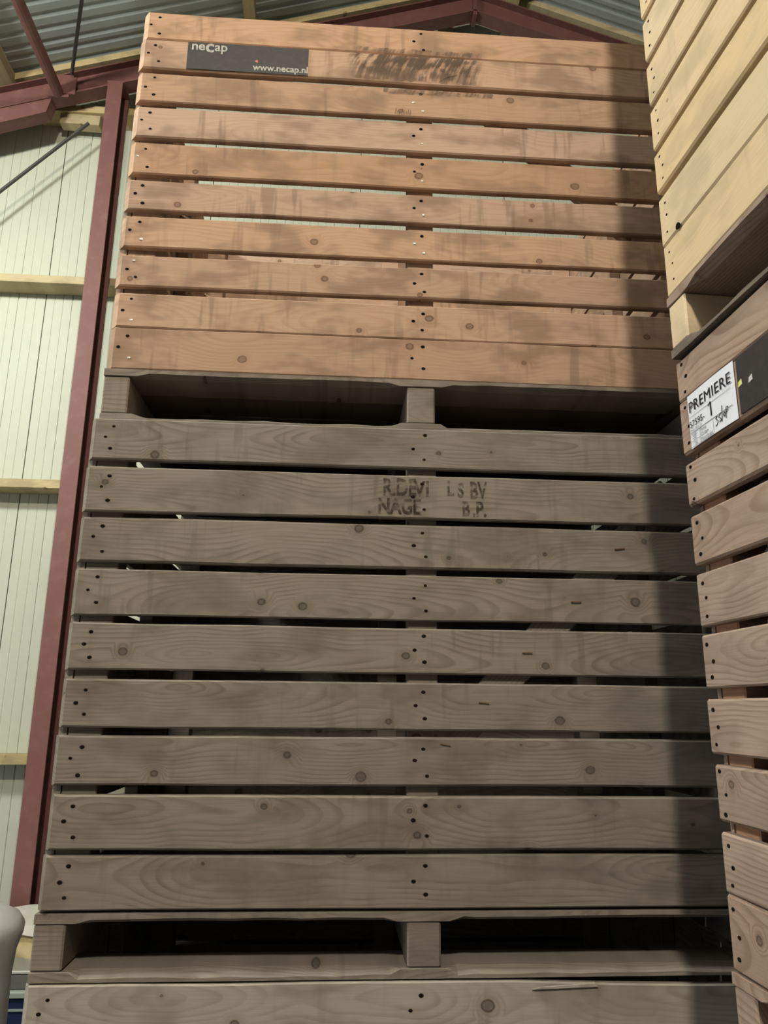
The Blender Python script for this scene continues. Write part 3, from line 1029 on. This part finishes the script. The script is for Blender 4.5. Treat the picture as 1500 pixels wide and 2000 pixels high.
# --- potatoes behind the slats of the labelled box
pot = []
for k in range(4):
    rp = random.Random(80 + k)
    g = G()
    n, mrs = 10, 7
    rings = []
    a, b_, c = 0.034 * rp.uniform(0.92, 1.04), 0.0255, 0.025 * rp.uniform(0.92, 1.06)
    for i in range(mrs):
        t = math.pi * (i + 0.35) / (mrs - 0.3)
        rings.append([(a * -math.cos(t), b_ * math.sin(t) * math.cos(u) * rp.uniform(0.95, 1.05), c * math.sin(t) * math.sin(u) * rp.uniform(0.95, 1.05))
                      for u in [2 * math.pi * j / n for j in range(n)]])
    g.sweep(rings)
    pot.append(g.mesh('potato', M_POTATO if k < 3 else M_POTATO2, True))
Mx = rmid['root'].matrix_basis.copy()
Mx = Matrix.Translation(rmid['root'].location) @ Matrix.Rotation(ROT_M, 4, 'Z')
rp = random.Random(9)
row = 0
for zz in [1.4143 + 0.05625 * i - Zr for i in range(17)]:
    for k in range(6):
        lx = 0.140 + k * 0.082 + (0.041 if row % 2 else 0) + rp.uniform(-0.003, 0.003)
        ly = 0.052 + rp.uniform(0, 0.006)
        w_ = Mx @ Vector((lx, ly, zz))
        o = link('potato', pot[rp.choice((0, 1, 2, 0, 1, 2, 3))], None, w_, (rp.uniform(0, 6.28), rp.uniform(-0.12, 0.12), ROT_M + rp.uniform(-0.15, 0.15)))
        tag(o, 'earthy purplish grey potato behind the slats of the box with the white paper label', 'potato', 'potatoes in the labelled box')
    row += 1

# ------------------------------------------------------------------ things at the lower left, behind the stack
e = bpy.data.objects.new('fleece_roll', None)
COL.objects.link(e)
e.location = (-0.735, 1.50, 0)
tag(e, 'white plastic wrapped roll standing upright at the lower left edge', 'roll')
g = G()
n = 28
rings = []
rr_ = random.Random(3)
for r_, z in ((0.15, 0.0), (0.155, 0.05), (0.148, 0.35), (0.153, 0.60), (0.148, 0.78), (0.158, 0.88), (0.176, 0.935), (0.180, 0.965), (0.160, 0.995), (0.11, 1.02), (0.06, 1.035), (0.01, 1.04)):
    rings.append([((r_ + 0.006 * math.sin(3 * t + z * 9) + rr_.uniform(-0.002, 0.002)) * math.cos(t), (r_ + 0.006 * math.sin(5 * t + z * 7)) * math.sin(t), z + 0.008 * math.sin(2 * t) * (z > 0.5)) for t in [2 * math.pi * j / n for j in range(n)]])
g.sweep(rings)
g.make('wrap', M_FLEECE, e, smooth=True)
g = G()
g.tube((0, 0, 0.95), (0, 0, 1.045), 0.045, 12)
g.make('core', M_FLEECE, e)

e = bpy.data.objects.new('blue_crate', None)
COL.objects.link(e)
e.location = (-0.86, 2.16, 0)
tag(e, 'dark blue plastic crate with a pale rim behind the bottom box', 'crate')
g = G()
g.box((-0.30, -0.20, 0.0), (0.30, 0.20, 0.575), 0.008)
g.make('body', M_BLUE, e)
g = G()
g.box((-0.312, -0.212, 0.575), (0.312, 0.212, 0.60), 0.004)
g.make('rim', M_RIM, e)
g = G()
g.box((-0.304, -0.206, 0.526), (0.304, -0.199, 0.534))
g.make('rib', M_RIM, e)
g = G()
g.box((-0.29, -0.185, 0.0), (0.29, 0.18, 0.055), 0.004)
tag(g.make('grey_slab', M_GREYBOARD, None, (-0.86, 2.16, 0.602)), 'grey board lying on the blue crate under the yellow foam', 'board')
e = bpy.data.objects.new('foam_block', None)
COL.objects.link(e)
e.location = (-0.86, 2.16, 0.660)
tag(e, 'yellow foam block wrapped in cloudy film on top of the grey board', 'foam')
g = G()
g.box((-0.28, -0.165, 0.0), (0.28, 0.17, 0.155), 0.006)
g.make('foam', M_FOAM, e)
g = G()
rings = []
for i in range(13):
    x = -0.285 + 0.57 * i / 12
    h = 0.062 + 0.007 * math.sin(i * 1.1)
    rings.append([(x, -0.176, -0.002), (x, -0.172, h), (x, -0.168, h), (x, -0.168, -0.002)])
g.sweep(rings)
g.make('film', M_FILMGREY, e)
g = G()
g.box((-0.285, -0.186, 0.0), (0.285, -0.176, 0.012), 0.003)
g.make('film_edge', M_FILM, e)
g = G()
rings = []
for i in range(15):
    x = -0.30 + 0.60 * i / 14
    dz = 0.008 * math.sin(i * 0.9)
    dr = 0.026 + 0.016 * (i / 14) + 0.006 * math.sin(i * 1.7)
    rings.append([(x, -0.185, 0.03 - dr), (x, -0.178, 0.034 + dz), (x, 0.17, 0.03 + dz), (x, 0.17, 0.001), (x, -0.166, 0.001), (x, -0.170, 0.03 - dr)])
g.sweep(rings)
tag(g.make('white_sheet', M_FILM, None, (-0.86, 2.16, 0.816)), 'crumpled white plastic sheet draped over the yellow foam block', 'sheet')
